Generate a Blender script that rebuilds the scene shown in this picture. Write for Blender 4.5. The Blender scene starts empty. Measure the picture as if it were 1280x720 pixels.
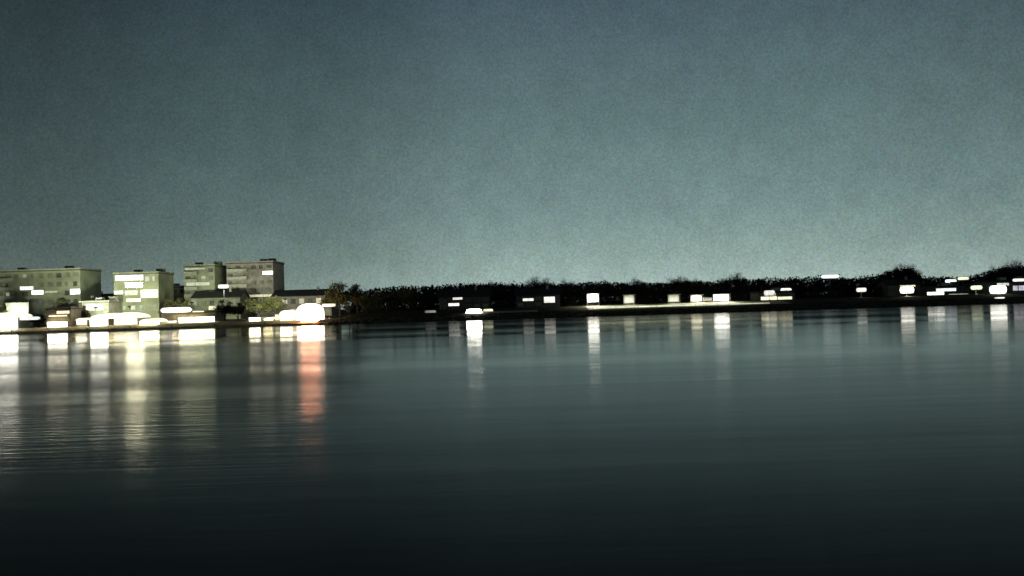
import bpy, bmesh, math, random
from mathutils import Vector, Matrix, noise
R = random.Random(11)
sc = bpy.context.scene
COL = sc.collection
PI = math.pi

# ------------------------------------------------------------------ camera model
F = 1108.0; ROLL = math.radians(1.72); PITCH = math.atan(20.0/F); H = 4.0
f0 = Vector((0, math.cos(PITCH), math.sin(PITCH)))
u0 = Vector((0, -math.sin(PITCH), math.cos(PITCH)))
r0 = Vector((1, 0, 0))
RT = r0*math.cos(ROLL) - u0*math.sin(ROLL)
UP = u0*math.cos(ROLL) + r0*math.sin(ROLL)
def P(px, py, D):
    """point seen at photo pixel (1280x720) standing at world distance D"""
    d = f0*F + RT*(px-640.0) + UP*(360.0-py)
    t = D/d.y
    return Vector((d.x*t, D, H + d.z*t))
def hor(px): return 380.0 - (px-640.0)*math.tan(ROLL)
def XP(px, D): return P(px, hor(px), D).x
def PXM(D): return D/F          # metres per photo pixel

cam = bpy.data.cameras.new('camera'); co = bpy.data.objects.new('camera', cam); COL.objects.link(co)
cam.sensor_width = 36.0; cam.lens = 36.0*F/1280.0; cam.clip_start = 0.1; cam.clip_end = 9000
m = Matrix((RT, UP, -f0)).transposed().to_4x4(); m.translation = Vector((0, 0, H)); co.matrix_world = m
sc.camera = co

# ------------------------------------------------------------------ materials
def mat(name, col, rough=0.8, spec=0.3, vary=0.25, scale=1.5, metal=0.0, bump=0.0):
    M = bpy.data.materials.new(name); M.use_nodes = True; nt = M.node_tree; b = nt.nodes['Principled BSDF']
    b.inputs['Roughness'].default_value = rough; b.inputs['Specular IOR Level'].default_value = spec
    b.inputs['Metallic'].default_value = metal
    tc = nt.nodes.new('ShaderNodeTexCoord'); n = nt.nodes.new('ShaderNodeTexNoise')
    n.inputs['Scale'].default_value = scale; n.inputs['Detail'].default_value = 5
    nt.links.new(tc.outputs['Object'], n.inputs['Vector'])
    r = nt.nodes.new('ShaderNodeValToRGB')
    r.color_ramp.elements[0].position = 0.3; r.color_ramp.elements[1].position = 0.7
    r.color_ramp.elements[0].color = tuple(c*(1-vary) for c in col)+(1,)
    r.color_ramp.elements[1].color = tuple(min(1, c*(1+vary)) for c in col)+(1,)
    nt.links.new(n.outputs['Fac'], r.inputs['Fac']); nt.links.new(r.outputs['Color'], b.inputs['Base Color'])
    if bump:
        bm = nt.nodes.new('ShaderNodeBump'); bm.inputs['Strength'].default_value = bump
        nt.links.new(n.outputs['Fac'], bm.inputs['Height']); nt.links.new(bm.outputs['Normal'], b.inputs['Normal'])
    return M
def emi(name, col, s, vary=0.35, scale=0.9):
    """a lit pane: the brightness of the room or lens behind it wanders a little"""
    M = bpy.data.materials.new(name); M.use_nodes = True; nt = M.node_tree; b = nt.nodes['Principled BSDF']
    b.inputs['Base Color'].default_value = (0.3, 0.3, 0.3, 1); b.inputs['Roughness'].default_value = 0.3
    b.inputs['Emission Color'].default_value = tuple(col)+(1,)
    tc = nt.nodes.new('ShaderNodeTexCoord'); n = nt.nodes.new('ShaderNodeTexNoise')
    n.inputs['Scale'].default_value = scale; n.inputs['Detail'].default_value = 3
    nt.links.new(tc.outputs['Object'], n.inputs['Vector'])
    mr = nt.nodes.new('ShaderNodeMapRange'); mr.inputs['From Min'].default_value = 0.3; mr.inputs['From Max'].default_value = 0.7
    mr.inputs['To Min'].default_value = s*(1-vary); mr.inputs['To Max'].default_value = s*(1+vary)
    nt.links.new(n.outputs['Fac'], mr.inputs['Value']); nt.links.new(mr.outputs['Result'], b.inputs['Emission Strength'])
    return M
WHITE = (1.0, 0.97, 0.86); CREAM = (1.0, 0.93, 0.62); COOL = (0.9, 1.0, 1.0); WARM = (1.0, 0.62, 0.36); ORANGE = (1.0, 0.31, 0.15)
GREENISH = (0.95, 1.0, 0.66)
_em = {}
def E(col, s):
    k = (col, s)
    if k not in _em: _em[k] = emi('lit_glass', col, s)
    return _em[k]
M_stone = mat('stone_olive', (0.26, 0.27, 0.17), vary=.3, scale=.25)
M_stone2 = mat('render_grey', (0.36, 0.38, 0.25), vary=.25, scale=.3)
M_pale = mat('pale_plaster', (0.6, 0.6, 0.5), vary=.15, scale=.6)
M_purple = mat('mauve_brick', (0.34, 0.3, 0.26), vary=.25, scale=.7)
M_darkwall = mat('dark_siding', (0.11, 0.11, 0.1), vary=.3, scale=.8)
M_midwall = mat('tan_siding', (0.25, 0.24, 0.19), vary=.3, scale=.8)
M_roof = mat('shingle_roof', (0.05, 0.05, 0.05), vary=.4, scale=3)
M_flatroof = mat('bitumen_roof', (0.12, 0.12, 0.11), vary=.3, scale=1)
M_coping = mat('pale_coping', (0.5, 0.5, 0.4), vary=.2, scale=1)
M_frame = mat('window_frame', (0.28, 0.28, 0.24), rough=.5)
M_glass = mat('curtained_glass', (0.21, 0.22, 0.15), rough=.4, spec=.3, vary=.5, scale=.4)
GL = [M_glass, mat('open_curtain_glass', (.12,.13,.1), rough=.3, vary=.5, scale=.5), mat('net_curtain', (.27,.28,.21), rough=.6, vary=.3, scale=.5)]
M_door = mat('door_paint', (0.07, 0.06, 0.05), rough=.5)
M_metal = mat('galvanised_steel', (0.25, 0.25, 0.25), rough=.45, metal=.7, scale=4)
M_black = mat('black_paint', (0.03, 0.03, 0.03), rough=.4, scale=4)
M_bark = mat('bark', (0.06, 0.05, 0.04), scale=6, vary=.4, bump=.4)
M_twig = mat('winter_twigs', (0.055, 0.052, 0.035), scale=3, vary=.4, rough=.95, spec=.1)
M_needle = mat('dark_needles', (0.035, 0.05, 0.028), scale=3, vary=.4, rough=.95, spec=.1)
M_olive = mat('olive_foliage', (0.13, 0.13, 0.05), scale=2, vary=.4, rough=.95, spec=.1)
M_conc = mat('quay_concrete', (0.6, 0.5, 0.27), scale=.8, vary=.3, bump=.2)
M_walk = mat('promenade_paving', (0.45, 0.44, 0.32), scale=1.2, vary=.25)
M_asph = mat('asphalt', (0.06, 0.06, 0.06), scale=2, vary=.3)
M_ground = mat('winter_grass', (0.07, 0.065, 0.035), scale=.25, vary=.5, rough=1, spec=.05)
M_rock = mat('dark_riprap', (0.1, 0.09, 0.075), scale=2, vary=.5, bump=.5)
M_car = [mat('car_paint', c, rough=.25, spec=.6, vary=.05) for c in ((.5,.5,.5), (.06,.07,.1), (.25,.05,.04))]

# ------------------------------------------------------------------ mesh helpers
class MB:
    def __init__(s): s.v = []; s.f = []
    def box(s, x0, x1, y0, y1, z0, z1):
        i = len(s.v)
        s.v += [(x0,y0,z0),(x1,y0,z0),(x1,y1,z0),(x0,y1,z0),(x0,y0,z1),(x1,y0,z1),(x1,y1,z1),(x0,y1,z1)]
        s.f += [(i,i+3,i+2,i+1),(i+4,i+5,i+6,i+7),(i,i+1,i+5,i+4),(i+1,i+2,i+6,i+5),(i+2,i+3,i+7,i+6),(i+3,i,i+4,i+7)]
        return s
    def tube(s, a, b, ra, rb, n=8, cap=True):
        a = Vector(a); b = Vector(b); d = (b-a).normalized()
        q = d.orthogonal().normalized(); w = d.cross(q); i = len(s.v)
        for p, r in ((a, ra), (b, rb)):
            for k in range(n):
                t = 2*PI*k/n; s.v.append(tuple(p + q*math.cos(t)*r + w*math.sin(t)*r))
        for k in range(n): s.f.append((i+k, i+(k+1)%n, i+n+(k+1)%n, i+n+k))
        if cap: s.f.append(tuple(i+n-1-k for k in range(n))); s.f.append(tuple(i+n+k for k in range(n)))
        return s
    def poly(s, pts):
        i = len(s.v); s.v += [tuple(p) for p in pts]; s.f.append(tuple(range(i, i+len(pts)))); return s
    def build(s, name, m, parent=None, bevel=0, smooth=False):
        me = bpy.data.meshes.new(name); me.from_pydata(s.v, [], s.f); me.materials.append(m); me.update()
        if smooth:
            for p in me.polygons: p.use_smooth = True
        o = bpy.data.objects.new(name, me); COL.objects.link(o); o.parent = parent
        if bevel:
            b = o.modifiers.new('edge', 'BEVEL'); b.width = bevel; b.segments = 2
        return o
def tag(o, label=None, cat=None, group=None, kind=None):
    if label: o['label'] = label
    if cat: o['category'] = cat
    if group: o['group'] = group
    if kind: o['kind'] = kind
    return o
def empty(name, loc, label, cat, group=None, rz=0):
    o = bpy.data.objects.new(name, None); COL.objects.link(o); o.location = loc; o.rotation_euler.z = rz
    o.empty_display_size = .5
    return tag(o, label, cat, group)
def copy_tree(o, parent=None):
    c = o.copy(); COL.objects.link(c); c.parent = parent
    for ch in [x for x in o.children]: copy_tree(ch, c)
    return c

# ------------------------------------------------------------------ ground
W = 240.0
XQ = XP(412, W)         # the quay ends here; natural bank to the right
XQ2 = XP(432, W)
def sm(t): t = max(0, min(1, t)); return t*t*(3-2*t)
def gz(x, y):
    t = y - W
    if t < 0: return -2.5
    q = (.38 + .9*t/6.5 if t < 6.5 else 1.28 + .4*sm((t-6.5)/18) + .5*sm((t-22)/30))
    if t < 9: n = -0.4 + 2.1*t/9
    elif t < 22: n = 1.7 + 1.1*(t-9)/13
    else: n = 2.8 + .3*sm((t-22)/40)
    if x > XQ: n += .0
    k = sm((x-XQ)/(XQ2-XQ))
    return q*(1-k) + n*k
xs = [-4500, -2000, -900, -500, -300] + [XP(-60, W) + i*2.0 for i in range(0, 190)] + [300, 500, 900, 2000, 4500]
xs = sorted(set(round(x, 3) for x in xs))
ys = [W, W+1.5, W+3, W+5, W+6.5, W+7, W+9, W+13, W+17, W+22, W+30, W+45, W+70, W+110, W+200, W+500, W+1500, W+5000]
g = MB(); nx = len(xs)
for j, y in enumerate(ys):
    for x in xs:
        z = gz(x, y)
        if W+1 < y < W+8 and x > XQ2: z += .35*noise.noise(Vector((x*.35, y*.6, 0)))
        g.v.append((x, y, z))
for j in range(len(ys)-1):
    for i in range(nx-1): g.f.append((j*nx+i, j*nx+i+1, (j+1)*nx+i+1, (j+1)*nx+i))
k = len(g.v)      # river bed skirt so the sheet is closed under the water
for x in xs: g.v.append((x, W-.01, -2.5))
for i in range(nx-1): g.f.append((k+i, k+i+1, i+1, i))
tag(g.build('ground', M_ground), kind='structure')
tag(MB().poly([(-4500, -900, -2.6), (4500, -900, -2.6), (4500, W+2, -2.6), (-4500, W+2, -2.6)]).build('river_bed', M_rock), kind='structure')

def strip(name, m, px0, px1, y0, y1, dz, n=60, Dref=250):
    s = MB(); a = XP(px0, Dref); b = XP(px1, Dref)
    yy = [y0] + [y for y in ys if y0 < y < y1] + [y1]
    xx = [a] + [x for x in xs if a < x < b] + [b]
    for y in yy:
        for x in xx: s.v.append((x, y, gz(x, y)+dz))
    w = len(xx)
    for j in range(len(yy)-1):
        for i in range(w-1): s.f.append((j*w+i, j*w+i+1, (j+1)*w+i+1, (j+1)*w+i))
    return tag(s.build(name, m), kind='structure')
strip('promenade', M_walk, 735, 990, W+9.4, W+20, .03)
strip('quay_apron', M_conc, -60, 403, W+.92, W+6.5, .03)
strip('quay_pavement', M_walk, -60, 403, W+6.52, W+16, .03)
strip('road', M_asph, -60, 405, W+17, W+27, .03)
strip('riverside_path', M_walk, 596, 672, W+8.5, W+13, .03)
# quay wall with its coping
qx0 = XP(-70, W); qx1 = XP(410, W)
qw = empty('quay_wall', (0, W, 0), 'long low concrete quay wall with pale yellowish coping at the left waterfront', 'wall')
w_ = MB(); c_ = MB(); x = qx0
while x < qx1-.5:
    x2 = min(x+4.0, qx1); w_.box(x, x2-.03, -.35, .25, -2.4, .2+R.uniform(-.01, .01)); x = x2
w_.build('wall_face', M_conc, qw)
c_.box(qx0, qx1, -.5, .9, .23, .45); c_.build('coping', M_conc, qw, bevel=.04)
for px in (14, 60, 108, 162, 214, 268, 330, 384):
    b = MB(); xx = XP(px, W); b.tube((xx, .2, .45), (xx, .2, .85), .14, .11, 10); b.tube((xx, .2, .85), (xx, .2, .95), .22, .2, 10)
    b.build('mooring_bollard', M_black, qw)
# water
wm = bpy.data.materials.new('river_water'); wm.use_nodes = True; nt = wm.node_tree; b = nt.nodes['Principled BSDF']
b.inputs['Base Color'].default_value = (0.004, 0.007, 0.008, 1); b.inputs['IOR'].default_value = 1.082; b.inputs['Specular Tint'].default_value = (.8, 1, .86, 1)
b.inputs['Roughness'].default_value = 0.11
tc = nt.nodes.new('ShaderNodeTexCoord')
def wave(sx, sy, scale, detail, rough=.5):
    mp = nt.nodes.new('ShaderNodeMapping'); mp.inputs['Scale'].default_value = (sx, sy, 1)
    nt.links.new(tc.outputs['Object'], mp.inputs['Vector'])
    n = nt.nodes.new('ShaderNodeTexNoise'); n.inputs['Scale'].default_value = scale; n.inputs['Detail'].default_value = detail
    n.inputs['Roughness'].default_value = rough
    nt.links.new(mp.outputs['Vector'], n.inputs['Vector']); return n
n1 = wave(.06, .5, 1.0, 4); n2 = wave(.01, .09, 1.0, 3); n3 = wave(.5, 1.6, 1.0, 4)
b1 = nt.nodes.new('ShaderNodeBump'); b1.inputs['Strength'].default_value = 1; b1.inputs['Distance'].default_value = .009
b2 = nt.nodes.new('ShaderNodeBump'); b2.inputs['Strength'].default_value = 1; b2.inputs['Distance'].default_value = .045
b3 = nt.nodes.new('ShaderNodeBump'); b3.inputs['Strength'].default_value = 1; b3.inputs['Distance'].default_value = .0025
nt.links.new(n1.outputs['Fac'], b1.inputs['Height']); nt.links.new(n2.outputs['Fac'], b2.inputs['Height']); nt.links.new(n3.outputs['Fac'], b3.inputs['Height'])
nt.links.new(b2.outputs['Normal'], b1.inputs['Normal']); nt.links.new(b1.outputs['Normal'], b3.inputs['Normal'])
nt.links.new(b3.outputs['Normal'], b.inputs['Normal'])
# calm and ruffled patches
n4 = wave(.004, .035, 1.0, 3); mr = nt.nodes.new('ShaderNodeMapRange')
mr.inputs['From Min'].default_value = .35; mr.inputs['From Max'].default_value = .65; mr.inputs['To Min'].default_value = .06; mr.inputs['To Max'].default_value = .16
nt.links.new(n4.outputs['Fac'], mr.inputs['Value'])
# a breeze ruffles the water off the left quay
def wma(op, a, b_=None, c=None):
    n = nt.nodes.new('ShaderNodeMath'); n.operation = op
    for i, v in enumerate((a, b_, c)):
        if v is None: continue
        if isinstance(v, (int, float)): n.inputs[i].default_value = v
        else: nt.links.new(v, n.inputs[i])
    return n.outputs[0]
def wmr(v, a, b_, c=0, d=1):
    n = nt.nodes.new('ShaderNodeMapRange'); n.interpolation_type = 'SMOOTHSTEP'
    for i, q in zip(('From Min', 'From Max', 'To Min', 'To Max'), (a, b_, c, d)): n.inputs[i].default_value = q
    nt.links.new(v, n.inputs['Value']); return n.outputs['Result']
sp = nt.nodes.new('ShaderNodeSeparateXYZ'); nt.links.new(tc.outputs['Object'], sp.inputs[0])
n5 = wave(.03, .12, 1.0, 3)
edge = wma('MULTIPLY_ADD', sp.outputs[1], .17, sp.outputs[0])
edge = wma('MULTIPLY_ADD', n5.outputs['Fac'], 8.0, edge)
mx = wmr(edge, 0, 5, 1, 0)
my = wma('MULTIPLY', wmr(sp.outputs[1], 60, 150, 1, 0), wmr(sp.outputs[1], 13, 40, 0, 1))
calm = wma('MAXIMUM', wmr(sp.outputs[1], 40, 43, 1, 0), wmr(wma('MULTIPLY_ADD', n5.outputs['Fac'], 4.0, sp.outputs[1]), 47, 52, 0, 1))
ruf = wma('MULTIPLY', wma('MULTIPLY', mx, my), wmr(n4.outputs['Fac'], .3, .6, .6, 1))
ruf = wma('MULTIPLY', ruf, wmr(calm, 0, 1, .45, 1))
nt.links.new(wma('MULTIPLY_ADD', ruf, .11, mr.outputs['Result']), b.inputs['Roughness'])
n6 = wave(.12, 3.2, 1.0, 3); b6 = nt.nodes.new('ShaderNodeBump'); b6.inputs['Strength'].default_value = 1; b6.inputs['Distance'].default_value = .032
nt.links.new(wma('MULTIPLY', n6.outputs['Fac'], ruf), b6.inputs['Height']); nt.links.new(b3.outputs['Normal'], b6.inputs['Normal']); nt.links.new(b6.outputs['Normal'], b.inputs['Normal'])
tag(MB().poly([(-4500, -900, 0), (4500, -900, 0), (4500, W+3, 0), (-4500, W+3, 0)]).build('river_water', wm), kind='structure')

# riprap rocks along the natural bank: uncountable rubble
rk = MB()
for i in range(900):
    x = R.uniform(XQ2-4, XP(1330, W)); t = R.uniform(.6, 6.5); s = R.uniform(.2, .55)
    c = Vector((x, W+t, gz(x, W+t)+s*.2)); i0 = len(rk.v)
    for dx, dy, dz in ((1,0,0),(-1,0,0),(0,1,0),(0,-1,0),(0,0,1),(0,0,-1)):
        rk.v.append(tuple(c + Vector((dx*R.uniform(.7,1.4), dy*R.uniform(.7,1.2), dz*R.uniform(.5,.9)))*s))
    for f in ((0,2,4),(2,1,4),(1,3,4),(3,0,4),(2,0,5),(1,2,5),(3,1,5),(0,3,5)): rk.f.append(tuple(i0+q for q in f))
tag(rk.build('rubble_rocks', M_rock), 'dark rubble rocks along the unlit river bank', 'rocks', kind='stuff')

# ------------------------------------------------------------------ lamps
def lamp(px, py, w, h, D, s=14, col=WHITE, label='', kind='street_lamp', cat='street lamp', group=None, mast=.1, spot=0, tilt=.25):
    c = P(px, py, D); z0 = gz(c.x, D); pw = w*PXM(D); ph = h*PXM(D)
    o = empty(kind, (c.x, D+.6, z0), label, cat, group)
    zc = c.z - z0
    base = MB(); base.box(-.3, .3, -.3, .3, -.1, .18); base.build('base', M_metal, o)
    MB().tube((0, 0, .15), (0, 0, zc+.05), mast, mast*.6, 10).build('pole', M_metal, o, smooth=True)
    MB().tube((0, 0, zc), (0, -.42, zc), .06, .06, 8).build('bracket', M_metal, o)
    hd = MB(); t = .22
    hd.box(-pw/2-.06, pw/2+.06, -.42, -.42+t, zc-ph/2-.05, zc+ph/2+.08)
    hobj = hd.build('lamp_head', M_metal, o, bevel=.04)
    # bulging lens, brighter than the picture can show
    L = MB(); nu, nv = 14, 6
    for j in range(nv+1):
        for i in range(nu+1):
            a = -1+2*i/nu; bb = -1+2*j/nv
            rx = math.copysign(abs(a)**.9, a); e = max(0, 1-abs(a)**6)**.35; 
            zz = bb*e*ph/2
            yy = -.43 - .22*ph*max(0, 1-a**4)*(1-bb*bb)
            L.v.append((rx*pw/2, yy, zc+zz))
    for j in range(nv):
        for i in range(nu): q = j*(nu+1)+i; L.f.append((q, q+1, q+nu+2, q+nu+1))
    L.build('lamp_lens', E(col, s), hobj, smooth=True)
    if spot:
        ld = bpy.data.lights.new('lamp_light', 'SPOT'); ld.energy = spot; ld.color = col; ld.spot_size = math.radians(150); ld.spot_blend = .6
        ld.shadow_soft_size = .4
        lo = bpy.data.objects.new('lamp_light', ld); COL.objects.link(lo); lo.parent = hobj; lo.location = (0, -.8, zc-ph/2-.1)
    return o

# ------------------------------------------------------------------ buildings
def building(name, px0, px1, ytop, D, depth, wall, label, cat='building', roof='flat', lit=(), rows=0, cols=0, pitch=3.0,
             group=None, litdim=None, door=None, parapet=None, wz=(.25, .75), balc=False):
    a = P(px0, ytop, D); b_ = P(px1, ytop, D); zt = (a.z+b_.z)/2; cx = (a.x+b_.x)/2; hw = (b_.x-a.x)/2
    g0 = min(gz(a.x, D), gz(b_.x, D))
    o = empty(name, (cx, D, g0), label, cat, group); Ht = zt - g0
    MB().box(-hw, hw, 0, depth, -.6, Ht).build('wall', wall, o)
    if roof == 'flat':
        r = MB(); r.box(-hw-.15, hw+.15, -.15, depth+.15, Ht+.003, Ht+.35); rr = r.build('roof', M_flatroof, o, bevel=.03)
        p = MB()
        p.box(-hw-.2, hw+.2, -.2, .1, Ht+.353, Ht+.75); p.box(-hw-.2, hw+.2, depth-.1, depth+.2, Ht+.353, Ht+.75)
        p.box(-hw-.2, -hw+.1, .103, depth-.103, Ht+.353, Ht+.75); p.box(hw-.1, hw+.2, .103, depth-.103, Ht+.353, Ht+.75)
        p.build('parapet', parapet or wall, rr)
        if hw > 3:
            am = MB(); ax = R.uniform(-hw*.8, -hw*.5); am.tube((ax, depth*.5, Ht+.353), (ax, depth*.5, Ht+2.6), .05, .03, 6)
            for q in range(3): am.tube((ax-.5+.1*q, depth*.5, Ht+1.7+.3*q), (ax+.5-.1*q, depth*.5, Ht+1.7+.3*q), .02, .02, 4)
            am.build('antenna', M_metal, rr)
            MB().box(hw*.55, hw*.55+2.2, depth*.5, depth*.5+2, Ht+.353, Ht+1.9).build('lift_house', wall, rr)
            v = MB(); vx = R.uniform(-hw*.4, hw*.4); v.box(vx-1.1, vx+1.1, depth*.4, depth*.4+1.8, Ht+.353, Ht+1.7); v.build('roof_vent', M_metal, rr, bevel=.05)
    elif roof == 'gable':
        r = MB(); e = .45; rh = pitch
        x0, x1, y0, y1 = -hw-e, hw+e, -e, depth+e; ym = depth/2
        for dz in (0,):
            i = len(r.v)
            r.v += [(x0,y0,Ht-.12),(x1,y0,Ht-.12),(x1,y1,Ht-.12),(x0,y1,Ht-.12),(x0,ym,Ht+rh),(x1,ym,Ht+rh),
                    (x0,y0,Ht+.08),(x1,y0,Ht+.08),(x1,y1,Ht+.08),(x0,y1,Ht+.08),(x0,ym,Ht+rh+.2),(x1,ym,Ht+rh+.2)]
            for f in ((6,7,11,10),(9,10,11,8),(0,4,5,1),(3,2,5,4),(0,1,7,6),(2,3,9,8),(0,6,10,4),(4,10,9,3),(1,5,11,7),(5,2,8,11)): r.f.append(tuple(i+q for q in f))
        rr = r.build('roof', M_roof, o)
        gm = MB(); gm.poly([(-hw,0,Ht),(-hw,depth,Ht),(-hw,ym,Ht+rh-.25)]); gm.poly([(hw,0,Ht),(hw,ym,Ht+rh-.25),(hw,depth,Ht)]); gm.build('gable', wall, o)
        ch = MB(); ch.box(hw*.4, hw*.4+.7, ym-.9, ym-.2, Ht+rh*.6, Ht+rh+1); ch.build('chimney', M_purple, rr)
    def window(x0, x1, z0, z1, m, bulge=0):
        pr = .05
        pane = MB().box(x0, x1, -pr, -.003, z0, z1).build('window', m, o)
        t = min(.09, (z1-z0)*.12); fr = MB(); yo = -pr-.04
        fr.box(x0-t, x0, yo, -.003, z0-t, z1+t); fr.box(x1, x1+t, yo, -.003, z0-t, z1+t)
        fr.box(x0, x1, yo, -.003, z1, z1+t); fr.box(x0, x1, yo-.06, -.003, z0-t, z0)
        n = max(1, int((x1-x0)/1.3))
        for q in range(1, n): xx = x0+(x1-x0)*q/n; fr.box(xx-.03, xx+.03, yo, -pr-.003, z0, z1)
        fr.build('frame', M_frame, pane)
        return pane
    rects = []
    for (lx0, lx1, ly0, ly1, m) in lit:
        pa = P(lx0, (ly0+ly1)/2, D); pb = P(lx1, (ly0+ly1)/2, D)
        z1 = P((lx0+lx1)/2, ly0, D).z - g0; z0 = P((lx0+lx1)/2, ly1, D).z - g0
        x0 = max(pa.x-cx, -hw+.05); x1 = min(pb.x-cx, hw-.05); z0 = max(z0, .12); z1 = min(z1, Ht-.05)
        rects.append((x0, x1, z0, z1)); window(x0, x1, z0, z1, m)
    if rows:
        fl = Ht/rows; cw = 2*hw/cols
        for r_ in range(rows):
            for c in range(cols):
                x0 = -hw+cw*(c+.2); x1 = -hw+cw*(c+.8); z0 = fl*(r_+wz[0]); z1 = fl*(r_+wz[1])
                if r_ == 0 and door is not None and c == door: continue
                if rows >= 4: x1 -= cw*R.choice((0, 0, .15, .3)); z0 += fl*R.choice((0, 0, .1))
                if any(x0 < q[1]+.25 and x1 > q[0]-.25 and z0 < q[3]+.25 and z1 > q[2]-.25 for q in rects): continue
                mm = R.choice(GL)
                if litdim and R.random() < litdim[0]: mm = litdim[1]
                window(x0, x1, z0, z1, mm)
        if balc:
            for r_ in range(1, rows):
                bb = MB(); zz = fl*r_; bb.box(-hw*.95, -hw*.1, -1.1, -.003, zz-.12, zz); bb.box(-hw*.95, -hw*.1, -1.1, -1.05, zz+.003, zz+.9); bb.build('balcony', M_coping, o)
    if door is not None:
        cw = 2*hw/max(cols, 1); xd = -hw+cw*(door+.5)
        d = MB().box(xd-.5, xd+.5, -.06, -.003, .02, 2.05).build('door', M_door, o)
        MB().tube((xd+.38, -.06, 1.0), (xd+.38, -.13, 1.0), .03, .03, 6).build('handle', M_metal, d)
    return o

def added_eave_lamp(o, loc, e, wd=4):  # added lamp under the eaves to throw yellow light onto the quay apron
    l = MB().box(loc[0]-wd/2, loc[0]+wd/2, loc[1]-.02, loc[1]+.24, loc[2]+.0, loc[2]+.14).build('added_eave_lamp', E(CREAM, 3), o)
    ld = bpy.data.lights.new('lamp_light', 'AREA'); ld.energy = e; ld.color = (1, .8, .36); ld.shape = 'RECTANGLE'; ld.size = wd; ld.size_y = .25
    lo = bpy.data.objects.new('lamp_light', ld); COL.objects.link(lo); lo.parent = o; lo.location = (loc[0], loc[1]-.3, loc[2]-.1)
    lo.rotation_euler = Vector((0, -.55, -1)).to_track_quat('-Z', 'Y').to_euler()
def pavilion(name, px0, px1, ytop, ybot, D, depth, m, label, cat='building', group=None, eave=.5, doorpx=None, roofm=None, m2=None, split=0, down=110, arch=0):
    """low glass-fronted waterfront building with the light on inside"""
    a = P(px0, ytop, D); b_ = P(px1, ytop, D); cx = (a.x+b_.x)/2; hw = (b_.x-a.x)/2
    g0 = gz(cx, D); Ht = P((px0+px1)/2, ytop, D).z - g0 - arch; zb = max(.1, P((px0+px1)/2, ybot, D).z - g0)
    o = empty(name, (cx, D, g0), label, cat, group)
    MB().box(-hw, hw, .15, depth, -.5, Ht).build('wall', M_pale, o)
    pl = MB().box(-hw, hw, -.02, .147, -.5, zb).build('plinth', M_conc, o)
    n = max(2, int(2*hw/1.6))
    for q in range(n+1):
        xx = -hw+.06+(2*hw-.12)*q/n; MB().box(xx-.05, xx+.05, -.0, .147, zb+.003, Ht).build('post', M_frame, o)
    for q in range(n):
        x0 = -hw+.06+(2*hw-.12)*q/n+.053; x1 = -hw+.06+(2*hw-.12)*(q+1)/n-.053
        xm = (x0+x1)/2
        isdoor = doorpx is not None and P(doorpx[0], hor(doorpx[0]), D).x-cx < xm < P(doorpx[1], hor(doorpx[1]), D).x-cx
        p_ = MB().box(x0, x1, .05, .12, zb+.003, Ht-.02)
        if isdoor: p_.build('door', M_door, o)
        else: p_.build('window', m2 if (m2 and xm > P(split, hor(split), D).x-cx) else m, o)
    if arch:
        r = MB(); na = 20
        pts = [(-hw*math.cos(PI*k/na), Ht+.003+arch*math.sin(PI*k/na)**.8) for k in range(na+1)]
        for yy in (.02, depth): r.v += [(x, yy, z) for x, z in pts]
        r.f.append(tuple(range(na+1))); r.f.append(tuple(2*na+1-k for k in range(na+1)))
        for k in range(na): r.f.append((k, na+1+k, na+2+k, k+1))
        r.f.append((0, na, 2*na+1, na+1)); rf = r.build('roof', E(CREAM, 1.5), o)
        rb = MB()
        for k in range(0, na, 2): 
            (xa, za), (xb, zb_) = pts[k], pts[k+2]; rb.tube((xa, -.03, za), (xb, -.03, zb_), .05, .05, 5)
        rb.build('roof_rib', M_frame, rf)
    else:
        r = MB(); r.box(-hw-eave, hw+eave, -eave*1.3, depth+eave, Ht+.003, Ht+.22); r.build('roof', roofm or M_coping, o, bevel=.05)
    if down: added_eave_lamp(o, (0, -eave*1.3-.3, Ht), down*hw*2/6, hw*1.8)
    return o

D1, D2, D3 = W+7, W+24, W+34
XL = {}
# far-left apartment block
building('apartment_block', -48, 100, 340, W+36, 14, M_stone2, 'wide olive grey apartment block at the far left with three lit windows on one floor',
         lit=[(25, 42, 358, 362.5, E(WHITE, 1.2)), (40, 54, 363, 368, E(WHITE, 6)), (88, 100, 361.5, 367.5, E(COOL, 6)), (56, 72, 363.5, 366, E(GREENISH, .35))],
         rows=6, cols=14, litdim=(.12, E(GREENISH, .22)), balc=True)
building('corner_building', 142, 198, 343, W+32, 12, M_stone, 'olive mid rise building with stacked bright windows left of the slim tower',
         lit=[(144.5, 179, 344, 350.5, E(WHITE, 2)), (157, 178, 353.5, 359, E(CREAM, 45)), (141, 154, 363.5, 368, E(GREENISH, 1.3)), (176, 197.5, 362, 372, E(CREAM, 1.5)),
              (158, 176, 373.5, 377, E(CREAM, 2.5)), (156, 172, 363, 369, E(GREENISH, .6))],
         rows=5, cols=6, litdim=(.3, E(GREENISH, .3)))
building('slim_tower', 230, 268, 333.5, W+46, 12, M_stone2, 'slim pale olive tower with a lit crown in the middle of the left town',
         lit=[(233, 262, 353, 357, E(GREENISH, .45)), (244, 265, 369.5, 373, E(GREENISH, .5)), (231, 256, 335, 337, E(GREENISH, .4))],
         rows=7, cols=4, litdim=(.15, E(GREENISH, .25)), balc=True)
building('office_building', 283, 341, 329.5, W+48, 14, M_purple, 'tall mauve brown office building with one bright window at its upper right corner',
         lit=[(328.5, 341, 339, 343, E(WHITE, 6)), (312, 345, 368, 371, E(CREAM, .6))],
         rows=7, cols=6, litdim=(.1, E(GREENISH, .2)), balc=True)
building('rear_office', 100, 143, 370, W+70, 12, M_stone2, 'dim flat roofed block seen between the wide apartment block and the olive building', rows=4, cols=5)
building('rear_block', 198, 231, 360, W+66, 12, M_stone2, 'dim flat roofed block seen between the olive building and the slim tower', rows=4, cols=4)
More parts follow.
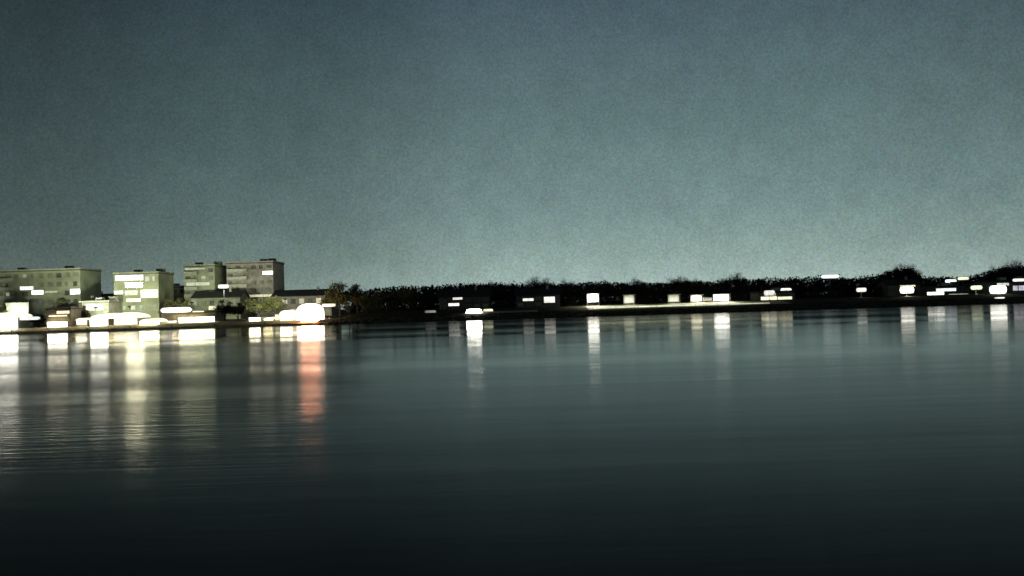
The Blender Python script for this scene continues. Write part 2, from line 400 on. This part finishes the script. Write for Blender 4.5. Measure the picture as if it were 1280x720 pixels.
building('town_house', 340, 414, 370, W+44, 12, M_purple, 'low mauve terrace house behind the glowing rounded tent', roof='gable', rows=2, cols=7, pitch=2, litdim=(.2, E(CREAM, .4)))
building('terrace_row', 240, 300, 372, W+38, 9, M_stone, 'low olive terrace in front of the mauve brown office building', roof='gable', rows=2, cols=6, pitch=2)

# quay-side lit buildings
pavilion('glass_pavilion', -40, 22, 391, 411, D1+1, 8, E(WHITE, 22), 'low arched glass pavilion glowing white at the far left end of the quay', arch=1.5)
building('lit_upper_house', 8, 36, 381.5, D1+12, 8, M_darkwall, 'grey house rising behind the leftmost glass pavilion', roof='flat', lit=[(17, 34, 383, 391.5, E(COOL, 1.1))], rows=2, cols=3)
ms = building('mauve_shop', 57.5, 88, 387, D1+3, 7, M_purple, 'small mauve shop with an amber upper window and a bright shopfront',
         cat='shop', lit=[(71, 87, 388.6, 392, E((1, .8, .5), 1.6)), (59.5, 84, 402.5, 409.5, E(WHITE, 16))], rows=0)
building('pale_hall', 100, 136, 379, D1+16, 8, M_midwall, 'grey hall behind the long brilliant white boathouse', roof='flat', lit=[(108, 130, 381, 388, E(GREENISH, .5))], rows=0)
pavilion('ticket_booth', 95, 109, 397.5, 405.5, D1+3, 3, E(COOL, 2.2), 'small bluish white booth at the left end of the long boathouse', cat='booth', eave=.25, arch=.6)
pavilion('boathouse', 112, 172, 391, 407.5, D1+3, 9, E(WHITE, 20), 'long brilliant white glass boathouse with one dark doorway', doorpx=(134, 142), m2=E(WHITE, 1.3), split=138, arch=1.6)
pavilion('boathouse_wing', 174, 199, 398, 410, D1, 6, E(GREENISH, 20), 'short greenish white lit glass wing at the right end of the boathouse', arch=1.0)
ac = building('awning_cafe', 201, 270, 391.5, D1+8, 9, M_purple, 'mauve fronted cafe whose long lit ground floor glows greenish white beside the boathouse', cat='cafe',
         lit=[(224, 268, 396.5, 409, E(GREENISH, 13)), (203, 221, 401, 408, E(WHITE, 1.6))], rows=0)
added_eave_lamp(ac, (0, -.5, 3.0), 300, 9); added_eave_lamp(ms, (0, -.4, 3.1), 150, 5)
lamp(220, 387.5, 40, 6.5, D1+6, 1.8, WHITE, 'very long white light bar over the roof of the mauve fronted cafe', 'light_bar', 'light bar', mast=.12)
pavilion('pier_shop', 311, 326, 397.5, 406.5, D1+3, 5, E(WHITE, 11), 'narrow white lit kiosk, the left one of three by the rounded tent', cat='kiosk', eave=.3)
pavilion('pier_kiosk', 329.5, 342, 396.5, 406, D1+3.2, 5, E(WHITE, 1.8), 'narrow dimmer kiosk, the middle one of three by the rounded tent', cat='kiosk', eave=.3, arch=.6)
pavilion('tall_kiosk', 349, 366, 387.5, 405.5, D1+2, 5, E(WHITE, 4.5), 'taller white lit kiosk touching the left side of the rounded tent', cat='kiosk', eave=.2, arch=1.2)
pavilion('low_arcade', 343.5, 348.6, 393, 405.8, D1+3.5, 3, E(CREAM, 1.6), 'sliver of a cream lit arcade between the middle and the taller kiosk', cat='arcade', eave=.05, down=0)

# rounded tent lit from inside
def tent(px0, px1, ytop, D, label):
    a = P(px0, ytop, D); b_ = P(px1, ytop, D); cx = (a.x+b_.x)/2; rx = (b_.x-a.x)/2; g0 = gz(cx, D); Ht = P((px0+px1)/2, ytop, D).z-g0
    o = empty('event_tent', (cx, D+3.4, g0), label, 'tent')
    t = MB(); nu, nv = 32, 12
    for j in range(nv+1):
        v = j/nv; 
        if v < .45: r = 1; z = v/.45*.5
        else:
            w = (v-.45)/.55; r = math.cos(w*PI/2)**.75; z = .5+.5*math.sin(w*PI/2)
        for i in range(nu):
            th = 2*PI*i/nu; sc_ = 1+.025*math.cos(th*8)
            t.v.append((rx*max(r, .02)*math.cos(th)*sc_, 3.3*max(r, .02)*math.sin(th)*sc_, Ht*z))
    for j in range(nv):
        for i in range(nu): t.f.append((j*nu+i, j*nu+(i+1)%nu, (j+1)*nu+(i+1)%nu, (j+1)*nu+i))
    t.build('canvas', E((1.0, .72, .52), 8), o, smooth=True)
    MB().tube((0, 0, Ht*.97), (0, 0, Ht+.9), .05, .03).build('mast', M_metal, o)
    for sx in (-1, 1): MB().tube((sx*rx*1.02, -1, Ht*.5), (sx*(rx+1.2), -2.2, .02), .02, .02, 5).build('guy_rope', M_metal, o)
tent(367, 401, 379.5, D1-1, 'large rounded event tent glowing white and peach at the right end of the quay')
lamp(411, 381.5, 17, 3.5, D1+6, 1.2, CREAM, 'wide cream lamp standing right of the glowing rounded tent', spot=0)
lamp(279, 358, 13.5, 4.5, W+30, 1.4, WHITE, 'tall mast lamp between the slim tower and the mauve brown office building', spot=800)
lamp(36, 398, 28, 4, D1+2, 1.0, COOL, 'low bluish white light bar right of the far left pavilion', 'light_bar', 'light bar', spot=0)

def added_roof_flood(px, D, z, e, col, label, aim=(0, 22, 9)):  # added helper floodlights, put on the roofs to brighten the town facades behind
    x = XP(px, D); o = empty('added_roof_floodlight', (x, D, z), label, 'floodlight')
    MB().box(-.08, .08, -.08, .08, 0, .5).build('bracket', M_metal, o)
    MB().box(-.5, .5, -.25, .0, .5, .95).build('housing', M_metal, o, bevel=.03)
    MB().box(-.44, .44, .003, .05, .55, .9).build('lamp_lens', E(col, 6), o)
    ld = bpy.data.lights.new('lamp_light', 'SPOT'); ld.energy = e; ld.color = col; ld.spot_size = math.radians(140); ld.spot_blend = .7; ld.shadow_soft_size = .5
    lo = bpy.data.objects.new('lamp_light', ld); COL.objects.link(lo); lo.parent = o; lo.location = (0, .4, .8)
    lo.rotation_euler = Vector(aim).to_track_quat('-Z', 'Y').to_euler()
FL = ((8, 'glass pavilion at the far left'), (74, 'mauve shop'), (120, 'left half of the long boathouse'), (162, 'right half of the long boathouse'), (240, 'mauve fronted cafe'), (318, 'left narrow kiosk'), (357, 'taller kiosk'))
for px, w_ in FL:
    added_roof_flood(px, D1+7, {8: 5.6, 74: 6.6, 120: 5.8, 162: 5.8, 240: 6.4, 318: 5.0, 357: 6.6}[px], 9500, (.93, 1, .76), 'small added facade floodlight on the roof of the %s' % w_)
# low river-facing red and orange lamps whose glow tints the water
lamp(387, 399, 25, 5, D1-5.2, 75, ORANGE, 'low orange dock lamp in front of the rounded tent', 'dock_lamp', 'dock lamp')

# ------------------------------------------------------------------ middle and right bank
building('riverside_house', 548, 612, 371, W+30, 9, M_darkwall, 'dark gabled house among trees with two small lit windows one above the other', cat='house', roof='gable',
         lit=[(566, 578, 371.8, 374.6, E(WHITE, .9)), (560.5, 574, 379, 382.4, E(WHITE, 1.3))], rows=2, cols=6, pitch=2.2)
building('bank_cottage', 645, 700, 369, W+30, 9, M_darkwall, 'dark gabled cottage with a short slit window and a taller square lit window', cat='house', roof='gable',
         lit=[(653.5, 667, 373, 376.2, E(WHITE, 1.0)), (680, 693.5, 371, 378.3, E(WHITE, 1.1))], rows=2, cols=5, pitch=2)
lamp(592.5, 391, 20, 9, W+10, 30, WHITE, 'brilliant white floodlight low on the dark bank, the strongest light left of the promenade', 'floodlight', 'floodlight', spot=500, mast=.08)
lamp(610, 389.5, 13, 6.5, W+14, 1.1, GREENISH, 'dimmer squat floodlight directly right of the brilliant white one', 'floodlight', 'floodlight', spot=500, mast=.08)
lamp(538, 390, 14, 4, W+15, .22, WHITE, 'faint grey lamp low on the dark bank left of the two floodlights', 'floodlight', 'floodlight', mast=.08)
# lit shelters along the promenade
def shelter(px0, px1, y0, y1, D, m, label, s=0, lum=WHITE):
    a = P(px0, y0, D); b_ = P(px1, y0, D); cx = (a.x+b_.x)/2; hw = (b_.x-a.x)/2; g0 = gz(cx, D); Ht = (a.z+b_.z)/2-g0
    o = empty('lit_shelter', (cx, D, g0), label, 'shelter', 'lit shelters along the promenade')
    fl = MB().box(-hw-.1, hw+.1, -.1, 1.7, -.4, .08).build('floor_slab', M_conc, o)
    for sx in (-1, 1):
        for yy in (0, 1.6): MB().box(sx*hw-.05, sx*hw+.05, yy-.05, yy+.05, .083, Ht-.1).build('post', M_metal, o)
    MB().box(-hw+.06, hw-.06, 1.5, 1.58, .4+.25*(Ht-.5)*(px0 < 740), Ht-.15).build('light_panel', m, o)
    MB().box(-hw+.15, hw-.15, .95, 1.35, .5, .56).build('bench', M_door, o)
    MB().box(-hw-.25, hw+.25, -.35, 1.85, Ht-.1, Ht+.1).build('roof', M_coping, o, bevel=.03)
    if s:
        ld = bpy.data.lights.new('lamp_light', 'SPOT'); ld.energy = s; ld.color = lum; ld.spot_size = math.radians(165); ld.spot_blend = .5; ld.shadow_soft_size = .3
        lo = bpy.data.objects.new('lamp_light', ld); COL.objects.link(lo); lo.parent = o; lo.location = (0, -.5, Ht-.15)
SD = W+21.5
rl = empty('promenade_glow', (0, W+9.2, 0), 'long thin yellowish glowing strip standing in for lamplit paving along the promenade edge', 'glowing strip')  # added glowing strip in place of lamplight falling on the promenade paving
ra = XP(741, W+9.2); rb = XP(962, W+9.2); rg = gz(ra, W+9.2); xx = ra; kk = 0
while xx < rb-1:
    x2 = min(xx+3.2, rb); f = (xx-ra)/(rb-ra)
    MB().box(xx+.04, x2-.04, -.04, .04, rg+.28, rg+.72-.2*f*f).build('glow_strip', E(GREENISH, (1.05, .85, .95, .8)[kk % 4]*(1-.5*f**4)), rl)
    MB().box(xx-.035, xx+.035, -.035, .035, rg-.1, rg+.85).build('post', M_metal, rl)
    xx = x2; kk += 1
shelter(734, 748.5, 367, 380.5, SD, E(WHITE, 5.5), 'bright white lit shelter at the left end of the promenade', 3600)
shelter(780, 793.5, 368.5, 381, SD, E(GREENISH, .4), 'dim yellowish shelter, second from the left end of the promenade', 800)
shelter(836, 850, 368, 380, SD, E(GREENISH, .35), 'dim greenish shelter in the middle of the promenade', 800)
shelter(864.5, 878.5, 368.5, 379, SD, E(CREAM, 1.6), 'cream lit shelter between the dim greenish shelter and the brilliant one', 2800)
shelter(893, 912.5, 367.5, 379, SD, E(WHITE, 6), 'brilliant wide white shelter, the widest on the promenade', 3600)
shelter(880, 891.5, 372, 379, SD+.6, E(WHITE, .35), 'small grey faintly lit shelter squeezed left of the brilliant wide one', 0)
building('river_lodge', 948, 993, 366.5, W+24, 9, M_midwall, 'tan lodge with a long cream ground floor window at the right end of the promenade', cat='lodge', roof='flat', parapet=M_roof,
         lit=[(951, 971, 370.8, 375.3, E(CREAM, 1.5)), (972, 990, 370.8, 377, E(CREAM, 1.1)), (955, 969.5, 363, 369.5, E(WHITE, 1))], rows=0)
lamp(982.8, 362.5, 14, 4.5, W+28, 1.4, WHITE, 'white lamp over the right end of the tan lodge', spot=300)
lamp(962, 366, 14, 6, W+23, .9, WHITE, 'pale dim lamp over the left half of the tan lodge')
lamp(1038, 345.5, 24, 4.5, W+40, 1.1, COOL, 'tall mast lamp at treetop height between the lodge and the right houses', spot=0)
lamp(1077, 362.3, 13, 5, W+24, 1.1, WHITE, 'lone small lamp on the dark bank left of the right houses', spot=100)
building('brown_house', 1110, 1150, 356, W+34, 9, M_midwall, 'tan gabled house behind the strong white lamp near the right trees', cat='house', roof='gable',
         lit=[(1125, 1144, 356.5, 359, E(CREAM, .9))], rows=2, cols=4, pitch=1.6)
lamp(1134, 362.5, 18, 8, W+22, 3.2, WHITE, 'strong white lamp in front of the tan gabled house', spot=300)
building('marina_house', 1158, 1212, 360, W+26, 9, M_darkwall, 'dark marina house with two bright ground floor bays side by side', cat='house', roof='flat', parapet=M_roof,
         lit=[(1159, 1180, 365, 374.5, E(WHITE, 3)), (1186, 1210, 367.5, 375.5, E(WHITE, 1.5)), (1170, 1195, 360.4, 364, E(COOL, 1.3))], rows=0)
lamp(1189, 351.5, 14.5, 4.5, W+32, 1.5, COOL, 'lower of two lamps above the marina house roof', spot=0)
lamp(1204.5, 348, 14.5, 3.5, W+36, 1.2, GREENISH, 'upper of two lamps above the marina house roof')
lamp(1221, 359.5, 15, 5, W+24, 1.3, GREENISH, 'pale green white lamp right of the marina house', spot=300)
building('boat_hall', 1228, 1300, 353, W+32, 11, M_midwall, 'tan hall at the far right edge with a pale strip window under its roof', cat='hall', roof='flat', parapet=M_roof,
         lit=[(1246, 1261, 353.8, 357, E(WHITE, .7)), (1266, 1284, 357, 363, E((.9, .85, 1), .6))], rows=2, cols=7)
lamp(1248, 362, 22, 10, W+20, 3.8, WHITE, 'brilliant round ended floodlight in front of the tan hall at the far right', 'floodlight', 'floodlight', spot=300)
lamp(1274, 350, 16, 3.5, W+30, 1.2, WHITE, 'thin lamp above the tan hall roof at the very right edge')
lamp(1250, 374, 14, 5, W+8, 1.2, WHITE, 'dim dock lamp low by the water below the brilliant right floodlight', 'dock_lamp', 'dock lamp')

# ------------------------------------------------------------------ trees
def tree_mesh(kind, seed):
    rr = random.Random(seed); t = MB(); c = MB()
    hgt = 1.0
    if kind == 'conifer':
        t.tube((0,0,-.02), (0,0,.92), .018, .004, 7)
        for i in range(2400):
            z = rr.uniform(.06, 1.0); rad = .21*(1-z)**.8*(0.75+.25*math.sin(z*55))+.004; th = rr.uniform(0, 2*PI); r = rad*math.sqrt(rr.random())
            p = Vector((r*math.cos(th), r*math.sin(th), z-.12*r)); d = Vector((math.cos(th), math.sin(th), -.35)).normalized(); s = rr.uniform(.012, .03)
            q = d.cross(Vector((rr.uniform(-1,1), rr.uniform(-1,1), 1))).normalized()
            c.poly([p-q*s*.5, p+q*s*.5, p+d*s*1.7])
    else:
        base = .22 if kind == 'bare' else .12
        t.tube((0,0,-.02), (0,0,.3), .024, .016, 8); tips = []
        def grow(p, d, L, r, lv):
            e = p + d*L; t.tube(p, e, r, r*.6, 5 if lv > 1 else 7, cap=False)
            if lv >= 4: tips.append(e); return
            for k in range(rr.choice((2, 3, 3))):
                nd = (d + Vector((rr.gauss(0, .5), rr.gauss(0, .5), rr.gauss(.1, .3)))).normalized(); grow(e, nd, L*rr.uniform(.62, .85), r*.6, lv+1)
        for k in range(5):
            th = 2*PI*k/5+rr.random(); grow(Vector((0,0,base+rr.random()*.12)), Vector((math.cos(th)*.75, math.sin(th)*.75, rr.uniform(.5, 1.3))).normalized(), .15, .011, 1)
        grow(Vector((0,0,.28)), Vector((0,0,1)), .17, .014, 1)
        mz = max(p.z for p in tips); sc2 = .9/mz
        t.v = [(x, y, z*sc2 if z > 0 else z) for x, y, z in t.v]
        for p0 in tips:
            p0 = Vector((p0.x, p0.y, p0.z*sc2))
            for q in range(15 if kind == 'bare' else 24):
                p = p0 + Vector((rr.gauss(0, .035), rr.gauss(0, .035), rr.gauss(0, .035)))
                d = (p-p0+Vector((0, 0, .02))).normalized(); L = rr.uniform(.02, .05)
                n_ = d.orthogonal().normalized(); n_.rotate(Matrix.Rotation(rr.uniform(0, 6.28), 3, d)); wd = .004 if kind == 'bare' else .012
                c.poly([p-n_*wd, p+n_*wd, p+d*L])
        for i in range(1100 if kind == 'bare' else 2600):      # inner twigs fill the crown unevenly
            p = rr.choice(tips); f = rr.uniform(.3, .95); p = Vector((p.x*f, p.y*f, .3+(p.z*sc2-.3)*f + rr.gauss(0, .02)))
            d = Vector((rr.gauss(0, 1), rr.gauss(0, 1), rr.gauss(.3, 1))).normalized(); n_ = d.orthogonal().normalized(); s = rr.uniform(.015, .035)
            c.poly([p-n_*s*.4, p+n_*s*.4, p+d*s*1.4])
    return t, c
protos = {}
def proto(kind, seed, leafm):
    t, c = tree_mesh(kind, seed)
    o = bpy.data.objects.new('tree', None); COL.objects.link(o)
    t.build('trunk', M_bark, o); c.build('crown', leafm, o)
    return o
used = set()
def place_tree(key, kind, seed, m, name, x, y, h, w, label, cat, group):
    if key not in protos: protos[key] = proto(kind, seed, m)
    pr = protos[key]
    o = pr if key not in used else copy_tree(pr)
    used.add(key); o.name = name
    o.location = (x, y, gz(x, y)-.05); o.scale = (w, w, h); o.rotation_euler.z = R.uniform(0, 6.28)
    tag(o, label, cat, group)
    return o
def interp(tab, x):
    if x <= tab[0][0]: return tab[0][1]
    for (a, b), (c, d) in zip(tab, tab[1:]):
        if x <= c: return b+(d-b)*(x-a)/(c-a)
    return tab[-1][1]
top = [(455, 362), (480, 358), (520, 356), (600, 354), (700, 354), (735, 352), (760, 352), (800, 353), (830, 352), (880, 350), (920, 349), (960, 347), (1010, 346), (1060, 346), (1100, 342), (1120, 336), (1140, 334), (1155, 345), (1200, 346), (1240, 338), (1260, 333), (1290, 330), (1340, 332)]
SEC = [(470, 735, 'dark bare tree in the low treeline between the olive tree and the promenade', 'trees of the low dark stretch left of the promenade'),
       (735, 950, 'dark bare tree in the treeline behind the lit promenade shelters', 'trees behind the promenade'),
       (950, 1110, 'dark bare tree on the unlit stretch between the tan lodge and the right houses', 'trees on the unlit stretch of bank'),
       (1110, 1400, 'dark bare tree in the taller treeline behind the far right houses', 'trees behind the far right houses')]
def section(px):
    for s in SEC:
        if px < s[1]: return s
    return SEC[-1]
for row, D in enumerate((W+50, W+60, W+72)):
    px = 474 + row*9
    while px < 1335:
        pw = R.uniform(20, 30); dd = D + R.uniform(-3, 3); c = P(px, interp(top, px)+R.uniform(-1.5, 6) + (0 if row != 1 else 1), dd)
        h = c.z - gz(c.x, dd); v = R.randrange(5)
        con = R.random() < .18; s = section(px); lab = s[2].replace('bare tree', 'evergreen tree') if con else s[2]
        if con: place_tree('c%d' % (v % 2), 'conifer', 40+v % 2, M_needle, 'evergreen_tree', c.x, dd, h*1.02, h*1.25, lab, 'evergreen tree', 'evergreen ' + s[3])
        else: place_tree('b%d' % v, 'full', 60+v, M_twig, 'bare_tree', c.x, dd, h*1.0, h*R.uniform(1.3, 1.7), lab, 'tree', s[3])
        px += pw
# farther, paler trees that stand above the first line
for px, py in ((618, 351), (667, 347), (681, 349), (708, 349), (792, 347), (846, 345), (862, 346), (905, 349), (921, 342), (1127, 331), (1137, 332), (1250, 329), (1271, 326)):
    D = W+120; c = P(px, py-3, D); h = c.z-gz(c.x, D)
    place_tree('f%d' % (px % 2), 'bare', 80+px % 2, M_twig, 'bare_tree', c.x, D, h, h*1.25, 'taller bare tree whose crown rises above the dark treeline', 'tree', 'tall trees beyond the treeline')
# low understorey between trunks and bank
def shrub_mesh(seed):
    rr = random.Random(seed); c = MB(); t = MB()
    for k in range(6):
        th = rr.uniform(0, 6.28); t.tube((0,0,-.03), (.3*math.cos(th), .3*math.sin(th), .6), .02, .008, 5)
    for i in range(1000):
        th = rr.uniform(0, 2*PI); z = rr.uniform(0, 1); r = .55*math.sqrt(rr.random())*math.sqrt(max(.05, 1-z*z*.8))*(1+.25*math.sin(3*th+seed))
        p = Vector((r*math.cos(th), r*math.sin(th), z*(1+.15*math.sin(4*th)))); d = Vector((rr.gauss(0,1), rr.gauss(0,1), rr.gauss(.4,1))).normalized(); n_ = d.orthogonal().normalized(); s = rr.uniform(.04, .1)
        c.poly([p-n_*s*.4, p+n_*s*.4, p+d*s])
    return t, c
sh = []
for k in range(3):
    t, c = shrub_mesh(5+k); o = bpy.data.objects.new('shrub', None); COL.objects.link(o); t.build('stem', M_bark, o); c.build('foliage', (M_needle, M_twig, M_needle)[k], o); sh.append(o)
su = set()
def shrub(px, D, h, w, label, group, k=None, m=None):
    k = R.randrange(3) if k is None else k; o = sh[k] if k not in su else copy_tree(sh[k]); su.add(k)
    x = XP(px, D); o.location = (x, D, gz(x, D)); o.scale = (w, w, h); o.rotation_euler.z = R.uniform(0, 6); o.name = 'shrub'
    tag(o, label, 'shrub', group)
for px in [455 + i*9.5 for i in range(90)]:
    s = section(px); D = W+38+R.uniform(-2, 6)
    if any(a-4 < px < b+4 for a, b in ((548, 612), (645, 700), (1110, 1150), (1228, 1300), (948, 993), (1158, 1212))): D = W+46+R.uniform(0, 3)
    shrub(px+R.uniform(-3, 3), D, R.uniform(2.0, 3.6), R.uniform(2.6, 4), 'dark shrub under the ' + s[3].replace('trees', 'tall trees'), 'shrubs under the ' + s[3])
# trees of the town
town = [(104, 381, W+18, .9, 'bare', 'dark street tree between the mauve shop and the grey hall'),
        (48, 392, W+12, 1.5, 'full', 'low dark tree between the far left pavilion and the mauve shop'),
        (280, 374, W+20, 1.3, 'full', 'dark tree right of the mauve fronted cafe, left one of the pair'),
        (297, 377, W+16, 1.3, 'full', 'dark tree right of the mauve fronted cafe, right one of the pair'),
        (322, 372, W+24, 1.6, 'full', 'olive lit tree rising behind the narrow white kiosks'),
        (342, 370, W+26, 1.5, 'full', 'olive lit tree just left of the rounded tent'),
        (209, 374, W+26, 1.0, 'full', 'olive tree behind the long light bar, left one of the pair'),
        (228, 372, W+26, 1.0, 'full', 'olive tree behind the long light bar, right one of the pair'),
        (424, 353, W+22, 1.15, 'full', 'tall olive lit tree right of the rounded tent, left one of the pair'),
        (446, 354, W+24, 1.1, 'full', 'tall olive lit tree right of the rounded tent, right one of the pair'),
        (458, 369, W+20, 1.1, 'full', 'low dark olive tree closest to the low dark treeline'),
        (436, 377, W+12, 1.3, 'full', 'low round olive tree on the bank below the two tall olive trees'),
        (78, 374, W+30, 1.0, 'full', 'olive tree in front of the wide apartment block, behind the mauve shop'),
        (8, 376, W+30, 1.0, 'full', 'olive tree in front of the wide apartment block at the left edge')]
for i, (px, py, D, wf, kd, lab) in enumerate(town):
    c = P(px, py, D); h = c.z-gz(c.x, D)
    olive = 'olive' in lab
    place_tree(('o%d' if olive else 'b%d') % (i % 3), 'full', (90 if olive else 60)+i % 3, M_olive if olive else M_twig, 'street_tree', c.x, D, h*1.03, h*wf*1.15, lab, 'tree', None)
# everything else far beyond: one low wood
fw = MB()
for i in range(60000):
    px = R.uniform(440, 1400); D = W+R.uniform(170, 260); x = XP(px, D); zt = 4+ (hor(px)-interp(top, px)-1)*PXM(D)
    zt *= .95+.2*noise.noise(Vector((x*.06, D*.05, 3)))
    z = gz(x, D)+R.random()*(zt-gz(x, D)); s = R.uniform(.6, 1.5); p = Vector((x, D, z)); d = Vector((R.gauss(0,1), R.gauss(0,1), R.gauss(0,1))).normalized(); n_ = d.orthogonal().normalized()
    fw.poly([p-n_*s*.4, p+n_*s*.4, p+d*s])
tag(fw.build('far_woods', M_twig), 'dark far off wood beyond the river bank trees', 'woods', kind='stuff')

# ------------------------------------------------------------------ sky and light
world = bpy.data.worlds.new('World'); sc.world = world; world.use_nodes = True
nt = world.node_tree; nt.nodes.clear()
N = nt.nodes.new; Lk = nt.links.new
out = N('ShaderNodeOutputWorld'); bg = N('ShaderNodeBackground'); Lk(bg.outputs[0], out.inputs[0])
tc = N('ShaderNodeTexCoord'); sep = N('ShaderNodeSeparateXYZ'); Lk(tc.outputs['Generated'], sep.inputs[0])
def ma(op, a, b=None, c=None):
    n = N('ShaderNodeMath'); n.operation = op
    for i, v in enumerate((a, b, c)):
        if v is None: continue
        if isinstance(v, (int, float)): n.inputs[i].default_value = v
        else: Lk(v, n.inputs[i])
    return n.outputs[0]
X, Y, Z = sep.outputs
az = ma('ARCTAN2', X, Y)                       # 0 straight over the river, + to the right
# elevation colour of the light-polluted night sky
ramp = N('ShaderNodeValToRGB'); Lk(ma('MULTIPLY', Z, 2.0), ramp.inputs['Fac'])
cr = ramp.color_ramp
def lin(c): return tuple((v/255/12.92 if v/255 <= .04045 else ((v/255+.055)/1.055)**2.4) for v in c)+(1,)
stops = [(0.0, (172, 194, 188)), (.05, (154, 178, 173)), (.1, (137, 163, 158)), (.2, (116, 142, 141)), (.4, (94, 118, 120)), (.66, (68, 88, 97)), (.8, (38, 50, 58)), (1.0, (22, 29, 35))]
cr.elements[0].position = 0; cr.elements[0].color = lin(stops[0][1]); cr.elements[1].position = 1; cr.elements[1].color = lin(stops[-1][1])
for p, c in stops[1:-1]: e = cr.elements.new(p); e.color = lin(c)
# brightest a little right of straight ahead; darker to the left
azn = N('ShaderNodeValToRGB'); Lk(ma('MULTIPLY_ADD', az, .5/.6, .5), azn.inputs['Fac'])
ar = azn.color_ramp; ar.interpolation = 'EASE'
vals = [(0, .28), (.08, .36), (.3, .6), (.52, 1.0), (.7, 1.0), (.95, .82), (1, .75)]
ar.elements[0].position = 0; ar.elements[0].color = (vals[0][1],)*3+(1,); ar.elements[1].position = 1; ar.elements[1].color = (vals[-1][1],)*3+(1,)
for p, v in vals[1:-1]: e = ar.elements.new(p); e.color = (v, v, v, 1)
mul = N('ShaderNodeMix'); mul.data_type = 'RGBA'; mul.blend_type = 'MULTIPLY'; mul.inputs[0].default_value = 1
Lk(ramp.outputs[0], mul.inputs[6]); Lk(azn.outputs[0], mul.inputs[7])
# thin broken high mist
def wn(scale, det, lo, hi, v=None):
    n = N('ShaderNodeTexNoise'); n.inputs['Scale'].default_value = scale; n.inputs['Detail'].default_value = det; n.inputs['Roughness'].default_value = .65
    Lk(tc.outputs['Generated'], n.inputs['Vector'])
    m_ = N('ShaderNodeMapRange'); m_.inputs['From Min'].default_value = .3; m_.inputs['From Max'].default_value = .7; m_.inputs['To Min'].default_value = lo; m_.inputs['To Max'].default_value = hi
    Lk(n.outputs['Fac'], m_.inputs['Value']); return m_.outputs[0]
mist = ma('MULTIPLY', ma('MULTIPLY', wn(4, 3, .96, 1.04), wn(30, 4, .92, 1.08)), wn(420, 4, .8, 1.2))
sky = N('ShaderNodeTexSky'); sky.sky_type = 'NISHITA'; sky.sun_disc = False; sky.sun_elevation = math.radians(-4); sky.sun_rotation = math.radians(10)
sky.altitude = 200
add = N('ShaderNodeMix'); add.data_type = 'RGBA'; add.blend_type = 'ADD'; add.inputs[0].default_value = .05
Lk(mul.outputs[2], add.inputs[6]); Lk(sky.outputs[0], add.inputs[7])
cn = N('ShaderNodeTexNoise'); cn.inputs['Scale'].default_value = 260; cn.inputs['Detail'].default_value = 4; Lk(tc.outputs['Generated'], cn.inputs['Vector'])
cm = N('ShaderNodeMix'); cm.data_type = 'RGBA'; cm.blend_type = 'MULTIPLY'; cm.inputs[0].default_value = 1
vm = N('ShaderNodeVectorMath'); vm.operation = 'MULTIPLY_ADD'; vm.inputs[1].default_value = (.36, .3, .4); vm.inputs[2].default_value = (.82, .85, .8)
Lk(cn.outputs['Color'], vm.inputs[0]); Lk(add.outputs[2], cm.inputs[6]); Lk(vm.outputs[0], cm.inputs[7])
Lk(cm.outputs[2], bg.inputs[0]); Lk(mist, bg.inputs[1])
sun = bpy.data.lights.new('moon', 'SUN'); sun.energy = .01; sun.angle = math.radians(.5); sun.color = (.9, .95, 1)
so = bpy.data.objects.new('moon', sun); COL.objects.link(so); so.rotation_euler = (math.radians(55), 0, math.radians(-25))

# ------------------------------------------------------------------ render settings
sc.view_settings.view_transform = 'Standard'; sc.view_settings.look = 'None'; sc.view_settings.exposure = 0; sc.view_settings.gamma = 1
sc.render.engine = 'CYCLES'
sc.cycles.use_denoising = True; sc.cycles.denoiser = 'OPENIMAGEDENOISE'
sc.cycles.use_light_tree = True
sc.cycles.max_bounces = 5; sc.cycles.diffuse_bounces = 2; sc.cycles.glossy_bounces = 3
sc.cycles.sample_clamp_indirect = 4
sc.cycles.caustics_refractive = False
